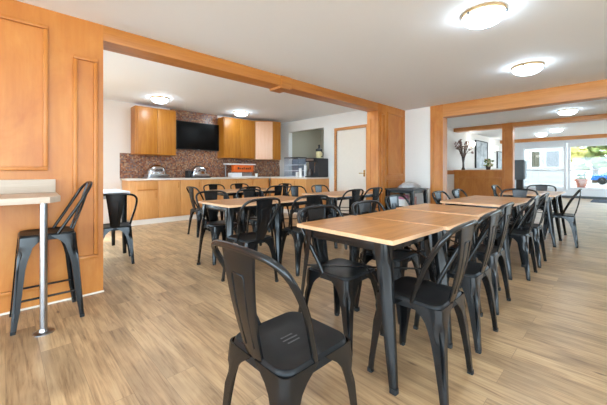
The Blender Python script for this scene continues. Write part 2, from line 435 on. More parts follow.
# lobby shell
struct(box(WX + 0.16, 12.0, -4.62, -4.5, 0, CZ).build('wall_lobby_right_unseen', 'wall'))  # unseen wall, put in and cut to length to dim the lobby
struct(box(WX + 0.16, 17.1, 3.60, 3.8, 0, CZ).build('wall_lobby_left', 'wall'))
struct(box(WX + 0.16, 9.88, 3.57, 3.60, 1.02, 1.14).build('trim_7', 'panel_x'))
col = struct(box(9.885, 10.1, 2.06, 2.31, 0, CZ - 0.001).build('trim_8', 'panel'))
m = MB().box(9.873, 9.885, 2.09, 2.27, 2.2, 2.225).box(9.873, 9.885, 2.09, 2.11, 0.2, 2.2).box(9.873, 9.885, 2.25, 2.27, 0.2, 2.2)
m.build('panel_moulding', 'panel', col)
struct(box(9.9, 10.2, -4.5, 3.65, CZ - 0.11, CZ).build('trim_9', 'panel_y', bevel=0.004))
struct(box(15.1, 15.3, -4.5, 3.65, CZ - 0.13, CZ).build('trim_10', 'panel_y', bevel=0.004))
# window wall: header, sill, mullions, rails, panes
WWX = 17.0
m = MB().box(WWX, WWX + 0.1, -4.5, 3.65, CZ - 0.13, CZ).box(WWX, WWX + 0.1, -4.5, 3.65, 0, 0.34).box(WWX, WWX + 0.1, 3.2, 3.65, 0.34, CZ - 0.13)
struct(m.build('wall_lobby_window', 'winframe', smooth=False))
struct(box(WWX - 0.03, WWX + 0.0, -4.5, 3.65, 0, 0.1).build('baseboard_lobby', 'grey'))
def window(name, y0, y1, z0, z1, rail):
    w = MB(); fw = 0.10; x0, x1 = WWX - 0.03, WWX + 0.13
    w.box(x0, x1, y0, y0 + fw, z0, z1).box(x0, x1, y1 - fw, y1, z0, z1).box(x0, x1, y0 + fw, y1 - fw, z0, z0 + fw).box(x0, x1, y0 + fw, y1 - fw, z1 - 0.16, z1)
    w.box(x0 + 0.03, x1 - 0.03, y0 + fw, y1 - fw, rail - 0.03, rail + 0.03)
    f = struct(w.build(name, 'winframe', bevel=0.006))
    box(WWX + 0.045, WWX + 0.055, y0 + fw, y1 - fw, z0 + fw, z1 - 0.16).build('window_pane', 'glass_dim', f)
window('window_1', 1.62, 3.2, 0.34, CZ - 0.13, 1.17)
window('window_2', -1.2, 1.60, 0.34, CZ - 0.13, 1.17)
window('window_3', -4.4, -1.22, 0.34, CZ - 0.13, 1.17)

# ---------------------------------------------------------------- chair
def chair_leg_mesh(sx, sy, top, splay, ztop=0.437, arch=0.165, foot=0.030):
    """Pressed sheet leg: an L section that runs into the skirt and tapers to the foot."""
    rings = []
    zs = [ztop, ztop - 0.012, ztop - 0.028, ztop - 0.048, ztop - 0.075, ztop - 0.11, ztop - 0.16, ztop - 0.22, 0.14, 0.07, 0.012]
    k0 = [arch, arch * 0.92, arch * 0.78, arch * 0.62, arch * 0.49, 0.068, 0.056, 0.048, 0.040, 0.033, foot]
    for z, w in zip(zs, k0):
        t = 1 - z / ztop
        cx = top[0] + (splay[0] - top[0]) * t; cy = top[1] + (splay[1] - top[1]) * t
        if w >= 0.06: cr = 0.03
        else: cr = 0.014
        cr = min(cr, w * 0.45)
        g = 0.0 if z > ztop - 0.09 or z < 0.1 else 0.008
        # outline in the leg's own frame: corner at (0,0), arms along -x and -y
        outer = [(-w, 0), (-w * 0.5 - cr * 0.3, 0), (-cr, 0), (-cr * 0.45 - g, -cr * 0.1 - g), (-cr * 0.29 - g * 1.6, -cr * 0.29 - g * 1.6), (-cr * 0.1 - g, -cr * 0.45 - g), (0, -cr), (0, -w * 0.5 - cr * 0.3), (0, -w)]
        th_ = 0.006 + 0.014 * max(0.0, 1 - z / 0.16)
        inner = [(-w, -th_), (-w * 0.5 - cr * 0.3, -th_), (-cr - th_ * 0.4, -th_), (-cr * 0.45 - g - th_, -cr * 0.1 - g - th_), (-cr * 0.29 - g * 1.6 - th_, -cr * 0.29 - g * 1.6 - th_), (-cr * 0.1 - g - th_, -cr * 0.45 - g - th_), (-th_, -cr - th_ * 0.4), (-th_, -w * 0.5 - cr * 0.3), (-th_, -w)]
        pts = outer + inner[::-1]
        rings.append([(sx * (cx + a), sy * (cy + b), z) for a, b in pts])
    mb = MB(); mb.loft(rings)
    return mb

def chair_parts(root, seat_z=0.45, seat=(0.166, 0.170), splay=(0.197, 0.212), stool=False):
    hx, hy = seat; d = seat_z - 0.45
    rings = []
    for k, z, r in ((0.02, -0.010, 0.01), (0.5, -0.009, 0.03), (0.84, -0.006, 0.045), (0.93, 0.0, 0.05), (0.975, 0.001, 0.052), (1.0, -0.004, 0.054), (1.018, -0.016, 0.056), (1.03, -0.042, 0.056), (1.012, -0.042, 0.054), (0.99, -0.014, 0.05), (0.5, -0.02, 0.03), (0.02, -0.02, 0.01)):
        rings.append([(x, y, seat_z + z) for x, y in rrect(hx * k, hy * k, min(r, hx * k * 0.9), 5)])
    s = MB(); s.loft(rings)
    st = s.build('seat', 'seatblack', root, angle=50)
    ztop = seat_z - 0.013
    for sx in (-1, 1):
        for sy in (-1, 1):
            lg = chair_leg_mesh(sx, sy, (hx * 1.035, hy * 1.035), splay, ztop, arch=hx * 0.98).build('leg', 'black', root, angle=50)
            fx, fy = sx * (splay[0] - 0.0145), sy * (splay[1] - 0.0145)
            MB().prism([(fx + a, fy + b) for a, b in rrect(0.0145, 0.0145, 0.005, 2)], 0.0, 0.02).build('rubber_foot', 'rubber', lg)
    if stool:
        for zz in (0.20,):
            t = 1 - zz / ztop
            a = hx * 1.035 + (splay[0] - hx * 1.035) * t - 0.03; b = hy * 1.035 + (splay[1] - hy * 1.035) * t - 0.03
            for sx in (-1, 1): MB().tube([(sx * a, -b, zz), (sx * a, b, zz)], 0.008, 8).build('foot_rail', 'black', root)
            MB().tube([(-a, b, zz), (a, b, zz)], 0.008, 8).build('foot_rail', 'black', root)
    return st

def make_chair(name):
    root = thing(name, None, None, (0, 0, 0))
    st = chair_parts(root)
    # tubular hoop from the seat sides up and back over the top
    half = [(-0.163, -0.030, 0.443), (-0.182, -0.066, 0.53), (-0.211, -0.120, 0.645), (-0.222, -0.172, 0.735), (-0.211, -0.207, 0.790), (-0.168, -0.229, 0.822), (-0.085, -0.240, 0.833)]
    pts = half + [(0, -0.243, 0.835)] + [(-x, y, z) for x, y, z in reversed(half)]
    MB().tube(bez(pts, 4), 0.0125, 8).build('back_frame', 'black', root, angle=60)
    # tapered sheet splat: narrow at the seat, wide at the hoop, folded edges
    rings = []
    for k in range(9):
        t = k / 8
        w = 0.047 + 0.048 * t ** 1.1; y = -0.168 - 0.072 * t; z = 0.438 + 0.386 * t
        bow = -0.012 * math.sin(PI * t)
        prof = [(-w, 0.008), (-w, -0.002), (-w + 0.008, -0.004), (0, -0.006), (w - 0.008, -0.004), (w, -0.002), (w, 0.008), (w - 0.004, 0.008), (w - 0.006, 0.001), (0, -0.002), (-w + 0.006, 0.001), (-w + 0.004, 0.008)]
        rings.append([(a, y + b + bow, z) for a, b in prof])
    sp = MB(); sp.loft(rings); spl = sp.build('back_splat', 'black', root, angle=40)
    # pressed line: an arch-ended rectangle standing proud on the back
    def on_splat(u, t, off):
        return (u, -0.168 - 0.072 * t - 0.012 * math.sin(PI * t) - off, 0.438 + 0.386 * t)
    for off in (0.006, -0.002):
        path = [on_splat(-0.024, 0.12, off), on_splat(-0.030, 0.5, off), on_splat(-0.036, 0.76, off), on_splat(-0.033, 0.80, off), on_splat(0.033, 0.80, off), on_splat(0.036, 0.76, off), on_splat(0.030, 0.5, off), on_splat(0.024, 0.12, off)]
        MB().tube(path, 0.0028, 6).build('pressed_rib', 'black', spl, angle=60)
    return root

CH = 'black metal cafe chairs'
proto = make_chair('cafe_chair')
CHAIRS = [
    # x, y, facing degrees (0 faces +Y), label
    (0.798, 0.90, -90, 'foreground black metal chair, largest in view, with its back to us'),
    (1.625, 0.765, 1, 'large black metal chair at the right side of the nearest table, second largest in view'),
    (2.235, 0.80, 0, 'black metal chair on the right of the row, second one behind the big near one'),
    (2.885, 0.865, 0, 'black metal chair on the right of the row, third from the front'),
    (3.96, 0.85, 0, 'black metal chair on the right of the row, fourth from the front'),
    (4.56, 0.85, 0, 'black metal chair on the right of the row, fifth from the front'),
    (6.07, 0.66, 4, 'black metal chair pulled out alone at the right end, nearest the lobby windows'),
    (1.63, 1.31, 180, 'black metal chair tucked under the far side of the nearest wooden table'),
    (2.22, 1.30, 180, 'black metal chair tucked in on the far side of the second table in the row'),
    (3.02, 1.48, 180, 'black metal chair on the far side of the third table, before the corner table'),
    (4.02, 1.42, 180, 'black metal chair before the wood pilaster on the far side of the distant right table'),
    (4.67, 1.42, 180, 'black metal chair in front of the reception desk panel, beyond the distant table'),
    (5.22, 1.05, 90, 'black metal chair at the far end of the distant right table, facing us'),
    (7.20, 1.08, 90, 'black metal chair farthest back, against the lobby window wall'),
    (6.62, 1.44, 180, 'black metal chair seen edge-on in front of the wooden lobby column'),
    (1.75, 2.58, 2, 'black metal chair with its back to us at the front of the left middle table'),
    (2.42, 2.52, -12, 'black metal chair behind the near table corner, front right of the left middle table'),
    (1.94, 3.52, 180, 'black metal chair behind the left middle table at its left corner'),
    (2.53, 3.52, 180, 'black metal chair behind the left middle table, toward its right half'),
    (3.63, 2.90, 0, 'black metal chair at the near side of the table before the cream door, left one'),
    (4.28, 2.98, 0, 'black metal chair, near side of the table before the cream door, by the pier'),
    (3.68, 3.80, 180, 'black metal chair behind the table before the cream door, left of two'),
    (4.30, 3.80, 180, 'black metal chair behind the table before the cream door, right of two'),
    (2.50, 5.10, -90, 'black metal chair at the left end of the farthest kitchen table'),
    (3.02, 5.52, 180, 'black metal chair behind the farthest kitchen table, left, nearest the base cabinets'),
    (3.62, 5.52, 180, 'black metal chair behind the farthest kitchen table, second from the left'),
    (3.00, 4.62, 0, 'black metal chair in front of the farthest kitchen table, left one'),
    (3.60, 4.62, 0, 'black metal chair in front of the farthest kitchen table, right one'),
    (4.14, 5.08, 90, 'black metal chair at the right end of the farthest kitchen table'),
    (0.945, 4.27, -10, 'black metal chair half hidden behind the left panelled wall, at the white table'),
]
def place(o, x, y, z, deg, label, cat, group):
    o.location = (x, y, z); o.rotation_euler = (0, 0, math.radians(deg)); tag(o, label, cat, group)
for i, (x, y, deg, lab) in enumerate(CHAIRS):
    o = proto if i == 0 else copy_tree(proto)
    place(o, x, y, 0, deg, lab, 'chair', CH)
    if i == 0:
        seat0 = [c for c in o.children if c.name.startswith('seat')][0]
first_chair = proto

# ---------------------------------------------------------------- tables
def make_table(name, lx=0.615, ly=0.70, h=0.75):
    root = thing(name, None, None, (0, 0, 0))
    hx, hy = lx / 2, ly / 2
    MB().prism(rrect(hx - 0.002, hy - 0.002, 0.006, 2), h - 0.022, h).build('table_top', 'top', root)
    e = MB()
    o_ = rrect(hx, hy, 0.008, 2); i_ = rrect(hx - 0.003, hy - 0.003, 0.006, 2); n = len(o_)
    e.loft([[(x, y, h - 0.023) for x, y in i_], [(x, y, h - 0.023) for x, y in o_], [(x, y, h - 0.001) for x, y in o_], [(x, y, h - 0.001) for x, y in i_]], cap=False)
    e.build('edge_band', 'edge', root)
    a = MB(); t = 0.02; zx0, zx1 = h - 0.078, h - 0.0225; ix, iy = hx - 0.028, hy - 0.061
    a.box(-ix, ix, -iy, -iy + t, zx0, zx1).box(-ix, ix, iy - t, iy, zx0, zx1).box(-ix, -ix + t, -iy + t, iy - t, zx0, zx1).box(ix - t, ix, -iy + t, iy - t, zx0, zx1)
    a.build('apron', 'black', root, bevel=0.004)
    for sx in (-1, 1):
        for sy in (-1, 1):
            rings = []
            for z, w in ((h - 0.024, 0.070), (h - 0.10, 0.068), (h - 0.14, 0.064), (0.45, 0.054), (0.2, 0.043), (0.12, 0.038), (0.02, 0.032)):
                tt = 1 - z / h; cx = hx - 0.022 + 0.030 * tt; cy = hy - 0.055 + 0.072 * tt
                g = 0.0 if z > h - 0.13 or z < 0.15 else 0.009
                cr = 0.012
                th_ = 0.006
                out = [(-w, 0), (-w * 0.55, 0), (-w * 0.5, -g * 0.2), (-cr - g, -g), (-cr * 0.4 - g, -cr * 0.4 - g), (-g, -cr - g), (-g * 0.2, -w * 0.5), (0, -w * 0.55), (0, -w)]
                inn = [(p - th_, q - th_) for p, q in out]; inn[0] = (-w, -th_); inn[-1] = (-th_, -w); inn[1] = (-w * 0.55, -th_); inn[-2] = (-th_, -w * 0.55)
                rings.append([(sx * (cx + p), sy * (cy + q), z) for p, q in out + inn[::-1]])
            lg = MB(); lg.loft(rings); lo = lg.build('leg', 'black', root, angle=50)
            fx, fy = sx * (hx - 0.008), sy * (hy + 0.001)
            MB().prism([(fx + p, fy + q) for p, q in rrect(0.018, 0.018, 0.006, 2)], 0, 0.025).build('rubber_foot', 'rubber', lo)
    MB().tube([(-hx + 0.03, -hy + 0.05, 0.47), (hx - 0.03, hy - 0.05, 0.47)], 0.006, 6).tube([(-hx + 0.03, hy - 0.05, 0.481), (hx - 0.03, -hy + 0.05, 0.481)], 0.006, 6).build('cross_brace', 'black', root)
    return root
TB = 'small wood-topped cafe tables'
tproto = make_table('cafe_table')
TABLES = [
    (1.668, 1.135, 'nearest wood-topped table with black metal legs, in front of the row'),
    (2.285, 1.10, 'second wood-topped table of the row, pushed against the nearest one'),
    (2.97, 1.145, 'third wood-topped table of the row, behind the second one'),
    (3.975, 1.14, 'pale-lit wood table standing just beyond a gap behind the front row of three'),
    (4.61, 1.14, 'wood table pushed to the far end of the pale-lit table, toward the lobby opening'),
    (6.02, 1.03, 'white-glinting table in the lobby opening beside the pulled-out chair'),
    (6.655, 1.03, 'last table toward the lobby windows, behind the white-glinting one'),
    (1.93, 3.11, 'wood table left of centre with a chair back in front of it'),
    (2.565, 3.11, 'wood table adjoining the right end of the left-centre table'),
    (3.69, 3.19, 'wood table under the long beam before the cream door, left half'),
    (4.325, 3.19, 'wood table under the long beam before the cream door, beside the wooden pier'),
    (3.02, 5.07, 'farthest wood table in the kitchen area, left half'),
    (3.655, 5.07, 'farthest wood table in the kitchen area, right half'),
]
for i, (x, y, lab) in enumerate(TABLES):
    o = tproto if i == 0 else copy_tree(tproto)
    place(o, x, y, 0, -1 if i == 0 else 0, lab, 'table', TB)
    if i == 0: o.scale = (0.95, 1.02, 1)   # slightly shorter than the others
    else: o.scale = (1, 1, 1)

# dark square table in the corner by the pier
def corner_table(x, y):
    r = thing('corner_table', 'small dark-topped square table in the corner beside the panelled pier', 'table', (x, y, 0))
    MB().prism(rrect(0.32, 0.30, 0.01, 2), 0.745, 0.77).build('table_top', 'charcoal', r, bevel=0.003)
    MB().box(-0.28, 0.28, -0.26, -0.24, 0.69, 0.745).box(-0.28, 0.28, 0.24, 0.26, 0.69, 0.745).box(-0.28, -0.26, -0.24, 0.24, 0.69, 0.745).box(0.26, 0.28, -0.24, 0.24, 0.69, 0.745).build('apron', 'black', r)
    for sx in (-1, 1):
        for sy in (-1, 1):
            MB().loft([[(sx * (0.27 + p), sy * (0.25 + q), 0.745) for p, q in rrect(0.036, 0.036, 0.008, 2)], [(sx * (0.295 + p), sy * (0.275 + q), 0.0) for p, q in rrect(0.02, 0.02, 0.006, 2)]]).build('leg', 'black', r)
    MB().box(-0.27, 0.27, -0.262, -0.248, 0.42, 0.44).box(-0.27, 0.27, 0.248, 0.262, 0.42, 0.44).box(0.262, 0.276, -0.25, 0.25, 0.42, 0.44).box(-0.276, -0.262, -0.25, 0.25, 0.42, 0.44).build('stretcher', 'black', r)
corner_table(5.68, 2.95)
g = MB()
rings = []
for k, (w, z) in enumerate(((0.96, 0.0), (1.0, 0.02), (0.9, 0.055), (0.62, 0.09), (0.3, 0.11), (0.05, 0.115))):
    rings.append([((0.23 * math.cos(a) * w) * (1 + 0.10 * math.sin(3 * a + k)), (0.15 * math.sin(a) * w) * (1 + 0.12 * math.cos(5 * a + k)), z + 0.008 * math.sin(4 * a) * (k > 0)) for a in [2 * PI * i / 24 for i in range(24)]])
g.loft(rings)
o = g.build('plastic_bag', 'bag', loc=(5.84, 2.98, 0.77), angle=60); o.rotation_euler = (0, 0, -0.7)
tag(o, 'crumpled grey plastic bag lying on the dark corner table', 'bag')
bx = thing('storage_box', 'upright white box with a pink top under the dark corner table', 'box', (5.60, 3.02, 0))
MB().box(-0.07, 0.07, -0.11, 0.11, 0, 0.56).build('box_body', 'paper', bx, bevel=0.004)
MB().box(-0.072, 0.072, -0.112, 0.112, 0.56, 0.64).build('lid', 'pink', bx, bevel=0.004)
bx = thing('storage_box', 'dull pink and white box at the right under the dark corner table', 'box', (5.80, 2.97, 0))
MB().box(-0.09, 0.09, -0.12, 0.12, 0, 0.38).build('box_body', 'paper', bx, bevel=0.004)
MB().box(-0.092, 0.092, -0.122, 0.122, 0.38, 0.6).build('lid', 'dullpink', bx, bevel=0.004)

# white table behind the left wall
r = thing('white_table', 'white-topped table mostly hidden behind the left panelled wall', 'table', (0.83, 4.95, 0))
MB().prism(rrect(0.38, 0.36, 0.03, 3), 0.80, 0.83).build('table_top', 'white', r, bevel=0.004)
MB().box(-0.34, 0.34, -0.32, -0.3, 0.74, 0.80).box(-0.34, 0.34, 0.30, 0.32, 0.74, 0.80).box(-0.34, -0.32, -0.3, 0.3, 0.74, 0.8).box(0.32, 0.34, -0.3, 0.3, 0.74, 0.8).build('apron', 'midgrey', r)
for sx in (-1, 1):
    for sy in (-1, 1):
        MB().loft([[(sx * 0.31 + p, sy * 0.29 + q, 0.8) for p, q in rrect(0.035, 0.035, 0.008, 2)], [(sx * 0.32 + p, sy * 0.30 + q, 0.0) for p, q in rrect(0.02, 0.02, 0.006, 2)]]).build('leg', 'black', r)

# ---------------------------------------------------------------- counter with post and stool
c = thing('wall_counter', 'whitewashed wood counter fixed to the left panelled wall, with an upstand along the wall', 'counter', (0, 0, 0))
MB().prism([(-2.6, 2.62), (0.21, 2.62), (0.275, 2.72), (0.30, WY - 0.015), (-2.6, WY - 0.015)], 0.885, 0.925).build('counter_top', 'counter', c, bevel=0.003)
MB().box(-2.6, 0.295, WY - 0.055, WY - 0.016, 0.925, 1.03).build('upstand', 'counter', c, bevel=0.003)
p = MB(); p.lathe([(0.021, 0.012), (0.021, 0.885)], 18, (0.185, 2.73, 0))
p.build('post', 'steel', c)['label'] = 'round brushed steel post'
f = MB(); f.lathe([(0.058, 0.0), (0.058, 0.006), (0.05, 0.010), (0.028, 0.012), (0.024, 0.03), (0.022, 0.03)], 20, (0.185, 2.73, 0)); f.build('floor_flange', 'steel', c)
s = thing('counter_stool', 'tall black metal stool with hoop back at the end of the whitewashed counter', 'stool', (0.225, 3.02, 0), math.radians(90))
chair_parts(s, 0.645, (0.155, 0.155), (0.198, 0.205), True)
half = [(-0.152, -0.05, 0.64), (-0.160, -0.11, 0.74), (-0.168, -0.175, 0.85), (-0.158, -0.228, 0.945), (-0.11, -0.258, 0.992)]
pts = half + [(0, -0.27, 1.008)] + [(-x, y, z) for x, y, z in reversed(half)]
MB().tube(bez(pts, 5), 0.011, 8).build('back_frame', 'black', s, angle=60)
m = MB()
for sx in (-1, 1): m.tube(bez([(sx * 0.05, -0.148, 0.64), (sx * 0.052, -0.185, 0.75), (sx * 0.054, -0.22, 0.86), (sx * 0.054, -0.262, 0.998)], 4), 0.008, 6)
m.build('back_bar', 'black', s, angle=60)

# ---------------------------------------------------------------- ceiling lamps
def make_lamp():
    r = thing('ceiling_lamp', None, None, (0, 0, 0))
    m = MB(); m.lathe([(0.02, 0), (0.165, 0), (0.168, -0.012), (0.165, -0.026), (0.15, -0.030), (0.02, -0.030)], 28); m.build('lamp_base', 'bronze', r)
    m = MB(); m.lathe([(0.158, -0.030), (0.160, -0.036), (0.152, -0.056), (0.130, -0.078), (0.09, -0.096), (0.045, -0.105), (0.003, -0.107)], 28); m.build('lamp_shade', 'dome', r, angle=60)
    for a in (0.6, 0.6 + 2 * PI / 3, 0.6 + 4 * PI / 3):
        x, y = 0.163 * math.cos(a), 0.163 * math.sin(a)
        MB().blob((x, y, -0.032), (0.012, 0.012, 0.016), 1, 2, 0.0).build('clip', 'grey', r)
    return r
lp = make_lamp()
LAMPS = [(2.89, 0.81, CZ, 'lit round ceiling lamp nearest the camera'),
         (4.74, 0.83, CZ, 'lit round ceiling lamp second from the camera, before the right wooden beam'),
         (8.75, 0.82, CZ, 'lit round ceiling lamp in the lobby between the first two cross beams'),
         (12.3, 1.42, CZ, 'lit round ceiling lamp deep in the lobby, right one of the far pair'),
         (13.4, 1.95, CZ, 'lit round ceiling lamp deep in the lobby, left one of the far pair'),
         (2.26, 6.55, KZ, 'lit round ceiling lamp above the left upper cabinets of the kitchen'),
         (4.26, 6.67, KZ, 'lit round ceiling lamp before the right upper cabinets of the kitchen'),
         (1.55, 3.98, KZ, 'added unseen ceiling lamp behind the long beam, nearest the left panelled wall'),  # this and the next two: added out of view to brighten the kitchen
         (3.30, 3.98, KZ, 'added unseen ceiling lamp behind the middle of the long beam'),
         (4.90, 3.98, KZ, 'added unseen ceiling lamp behind the long beam before the cream door'),
         (7.0, 6.2, KZ, 'added unseen ceiling lamp inside the room behind the grey hatch'),  # added out of view to light the walls behind the hatch
         (1.04, 0.80, CZ, 'added unseen ceiling lamp above the foreground chair'),  # from here on: out-of-view lamps added to lift the dining room brightness
         (-0.80, 0.80, CZ, 'added unseen ceiling lamp above the left of the dining room'),
         (1.04, -1.60, CZ, 'added unseen ceiling lamp on the right side of the dining room, nearest'),
         (2.89, -1.60, CZ, 'added unseen ceiling lamp on the right side of the dining room, middle'),
         (4.74, -1.60, CZ, 'added unseen ceiling lamp on the right side of the dining room, before the beam')]
for i, (x, y, z, lab) in enumerate(LAMPS):
    o = lp if i == 0 else copy_tree(lp)
    place(o, x, y, z, 20 * i, lab, 'ceiling lamp', 'round ceiling lamps')

# ---------------------------------------------------------------- kitchen units
CT = 0.95
def base_unit(name, label, x0, x1, y0, y1, face, doors, drawers=False, ax='y'):
    """Base cabinet; face is the plane of its front (y or x), doors the split positions along the other axis."""
    cx, cy = (x0 + x1) / 2, (y0 + y1) / 2
    r = thing(name, label, 'cabinet', (cx, cy, 0), 0, 'maple base cabinets')
    MB().box(x0 - cx, x1 - cx, y0 - cy, y1 - cy, 0.105, CT - 0.035).build('cabinet_body', 'cab', r, bevel=0.002)
    k = MB()
    if ax == 'y': k.box(x0 - cx, x1 - cx, y0 - cy - 0.004, y0 - cy + 0.02, 0, 0.105)
    else: k.box(x0 - cx - 0.004, x0 - cx + 0.02, y0 - cy, y1 - cy, 0, 0.105)
    k.build('kickboard', 'trimwhite', r)['label'] = 'cream kickboard'
    for a, b in zip(doors[:-1], doors[1:]):
        a += 0.004; b -= 0.004
        parts = [('door', 0.12, CT - 0.05)]
        if drawers: parts = [('door', 0.12, 0.70), ('drawer', 0.715, CT - 0.05)]
        for nm, z0, z1 in parts:
            m = MB(); hh = MB()
            if ax == 'y':
                m.box(a - cx, b - cx, y0 - cy - 0.018, y0 - cy, z0, z1)
                hx_ = (a + b) / 2 - cx if nm == 'drawer' else b - cx - 0.04
                if nm == 'drawer': hh.box(a - cx + 0.02, b - cx - 0.02, y0 - cy - 0.024, y0 - cy - 0.018, z0, z0 + 0.012)
                else: hh.box(hx_ - 0.006, hx_ + 0.006, y0 - cy - 0.026, y0 - cy - 0.018, z1 - 0.16, z1 - 0.04)
            else:
                m.box(x0 - cx - 0.018, x0 - cx, a - cy, b - cy, z0, z1)
                hh.box(x0 - cx - 0.026, x0 - cx - 0.018, b - cy - 0.05, b - cy - 0.038, z1 - 0.16, z1 - 0.04)
            d = m.build(nm, 'cab', r, bevel=0.003)
            hh.build('pull', 'panel', d)
    return r
BY = 6.90
base_unit('base_cabinet', 'maple base cabinet with a drawer, at the left end of the kitchen run', 1.80, 2.34, BY, 7.48, BY, [1.92, 2.34], True)
base_unit('base_cabinet', 'maple base cabinet door under the left steel chafing dish', 2.34, 3.30, BY, 7.48, BY, [2.34, 2.82, 3.30])
base_unit('base_cabinet', 'maple base cabinet under the television', 3.30, 4.30, BY, 7.48, BY, [3.30, 3.80, 4.30])
base_unit('base_cabinet', 'maple base cabinet below the orange box, next to the kitchen corner', 4.30, 5.32, BY, 7.48, BY, [4.30, 4.80, 5.32])
base_unit('base_cabinet', 'maple base cabinet along the right kitchen wall under the coffee machine', 5.36, KX - 0.003, 5.43, 6.86, 5.36, [5.43, 5.91, 6.38, 6.86], False, 'x')
ct = MB()
ct.prism([(1.77, BY - 0.03), (5.33, BY - 0.03), (5.33, 5.40), (KX - 0.002, 5.40), (KX - 0.002, 7.486), (1.77, 7.486)], CT - 0.035, CT)
tag(ct.build('kitchen_worktop', 'stone', bevel=0.004), 'pale stone worktop running along the kitchen base cabinets into the corner', 'worktop')

def upper(label, x0, x1, doors, z0, z1):
    y0 = 7.15; cx = (x0 + x1) / 2
    r = thing('wall_cabinet', label, 'cabinet', (cx, 7.31, z0), 0, 'honey wall cabinets')
    MB().box(x0 - cx, x1 - cx, -0.16, 0.175, 0, z1 - z0).build('cabinet_body', 'upper', r, bevel=0.002)
    for a, b in zip(doors[:-1], doors[1:]):
        a += 0.004; b -= 0.004
        d = MB().box(a - cx, b - cx, -0.178, -0.16, 0.004, z1 - z0 - 0.03).build('door', 'upper', r, bevel=0.004)
    xm = doors[1] - cx
    for sx in (-1, 1): MB().box(xm + sx * 0.03 - 0.005, xm + sx * 0.03 + 0.005, -0.186, -0.178, 0.05, 0.15).build('pull', 'panel', r)
    return r
upper('honey maple wall cabinet left of the television', 1.97, 2.82, [2.0, 2.41, 2.82], 1.47, 2.50)
upper('honey maple wall cabinet right of the television', 4.05, 5.02, [4.07, 4.54, 5.02], 1.46, 2.52)
# corner wall cabinet with an angled front, its reflection painted as a pale tone
r = thing('corner_wall_cabinet', 'angled corner wall cabinet, sheen painted on its front, beside the grey hatch', 'cabinet', (5.02, 7.15, 1.44))
MB().prism([(0.002, 0.0), (0.42, -0.285), (0.70, -0.285), (0.70, 0.335), (0.002, 0.335)], 0, 1.09).build('cabinet_body', 'upper', r)
dx, dy = 0.42, -0.285; L = math.hypot(dx, dy); ux, uy = dx / L, dy / L; nx, ny = uy, -ux
q = lambda t, o_: (ux * t + nx * o_, uy * t + ny * o_)
MB().prism([q(0.02, 0.001), q(L - 0.015, 0.001), q(L - 0.015, 0.019), q(0.02, 0.019)], 0.004, 1.06).build('door', 'upper_sheen', r, bevel=0.003)['label'] = 'maple door with painted sheen'

# television
t = thing('television', 'black flat television on the mosaic wall between the wall cabinets', 'television', (3.49, 7.42, 1.985))
MB().box(-0.56, 0.56, -0.025, 0.03, -0.345, 0.345).build('bezel', 'plasticblack', t, bevel=0.004)
MB().box(-0.545, 0.545, -0.0275, -0.0245, -0.325, 0.332).build('screen', 'screen', t)
MB().box(-0.03, 0.03, -0.027, -0.025, -0.340, -0.332).build('badge', 'midgrey', t)
MB().box(-0.15, 0.15, 0.03, 0.066, -0.15, 0.15).build('wall_bracket', 'grey', t)

# steel chafing dish / waffle iron things on the worktop
def warmer(label, x, y, dark):
    r = thing('food_warmer', label, 'food warmer', (x, y, CT))
    MB().prism(rrect(0.20, 0.15, 0.03, 3), 0, 0.025).build('tray', 'plasticblack' if dark else 'steel', r)
    MB().prism(rrect(0.175, 0.135, 0.03, 3), 0.025, 0.075).build('base', 'steel', r, bevel=0.004)
    rings = []
    for k in range(8):
        a = k / 7 * PI / 2
        rings.append([(px, py, 0.075 + 0.165 * math.sin(a) ** 0.8 if a > 0 else 0.075) for px, py in rrect(0.165 * max(math.cos(a), 0.06), 0.125 * max(math.cos(a), 0.06), 0.09 * max(math.cos(a), 0.05), 4)])
    d = MB(); d.loft(rings); d.build('dome_lid', 'chrome', r, angle=60)
    MB().tube(bez([(-0.05, -0.118, 0.13), (-0.05, -0.16, 0.15), (0.05, -0.16, 0.15), (0.05, -0.118, 0.13)], 4), 0.008, 6).build('handle', 'plasticblack', r)
    r.scale = (1.2, 1.2, 1.25)
    if dark: MB().box(-0.26, -0.19, -0.1, 0.05, 0.0, 0.14).build('control_box', 'charcoal', r, bevel=0.008)
    return r
warmer('steel dome-lidded food warmer at the left on the worktop', 2.40, 7.17, False)
warmer('steel food warmer with dark control box, below the television', 3.38, 7.17, True)

# shelf with the orange box
s = thing('counter_shelf', 'narrow white shelf standing over the orange box on the worktop', 'shelf', (4.60, 7.25, CT))
MB().box(-0.45, 0.45, -0.1, 0.1, 0.335, 0.365).build('shelf_board', 'paper', s, bevel=0.003)
for sx in (-1, 1): MB().box(sx * 0.40 - 0.01, sx * 0.40 + 0.01, 0.06, 0.09, 0.0, 0.335).build('bracket', 'midgrey', s)
b = thing('orange_box', 'orange box with dark lettering on the kitchen worktop', 'box', (4.66, 7.22, CT + 0.14))
MB().box(-0.30, 0.30, -0.09, 0.09, 0, 0.185).build('box_body', 'orange', b, bevel=0.006)
m = MB()
for i, w in enumerate((0.05, 0.035, 0.045, 0.03, 0.05, 0.04, 0.035)):
    x = -0.21 + i * 0.063
    m.box(x, x + w, -0.0925, -0.089, 0.07, 0.11 + (0.02 if i % 3 == 0 else 0))
m.build('lettering', 'darkprint', b)
b = thing('serving_tray', 'low white and steel serving tray beneath the orange box', 'tray', (4.62, 7.2, CT))
MB().box(-0.36, 0.36, -0.11, 0.11, 0.0, 0.03).box(-0.36, -0.05, -0.10, 0.10, 0.03, 0.122).build('tray_body', 'white', b, bevel=0.006)
MB().box(-0.03, 0.26, -0.10, 0.10, 0.03, 0.122).build('steel_bin', 'steel', b, bevel=0.006)
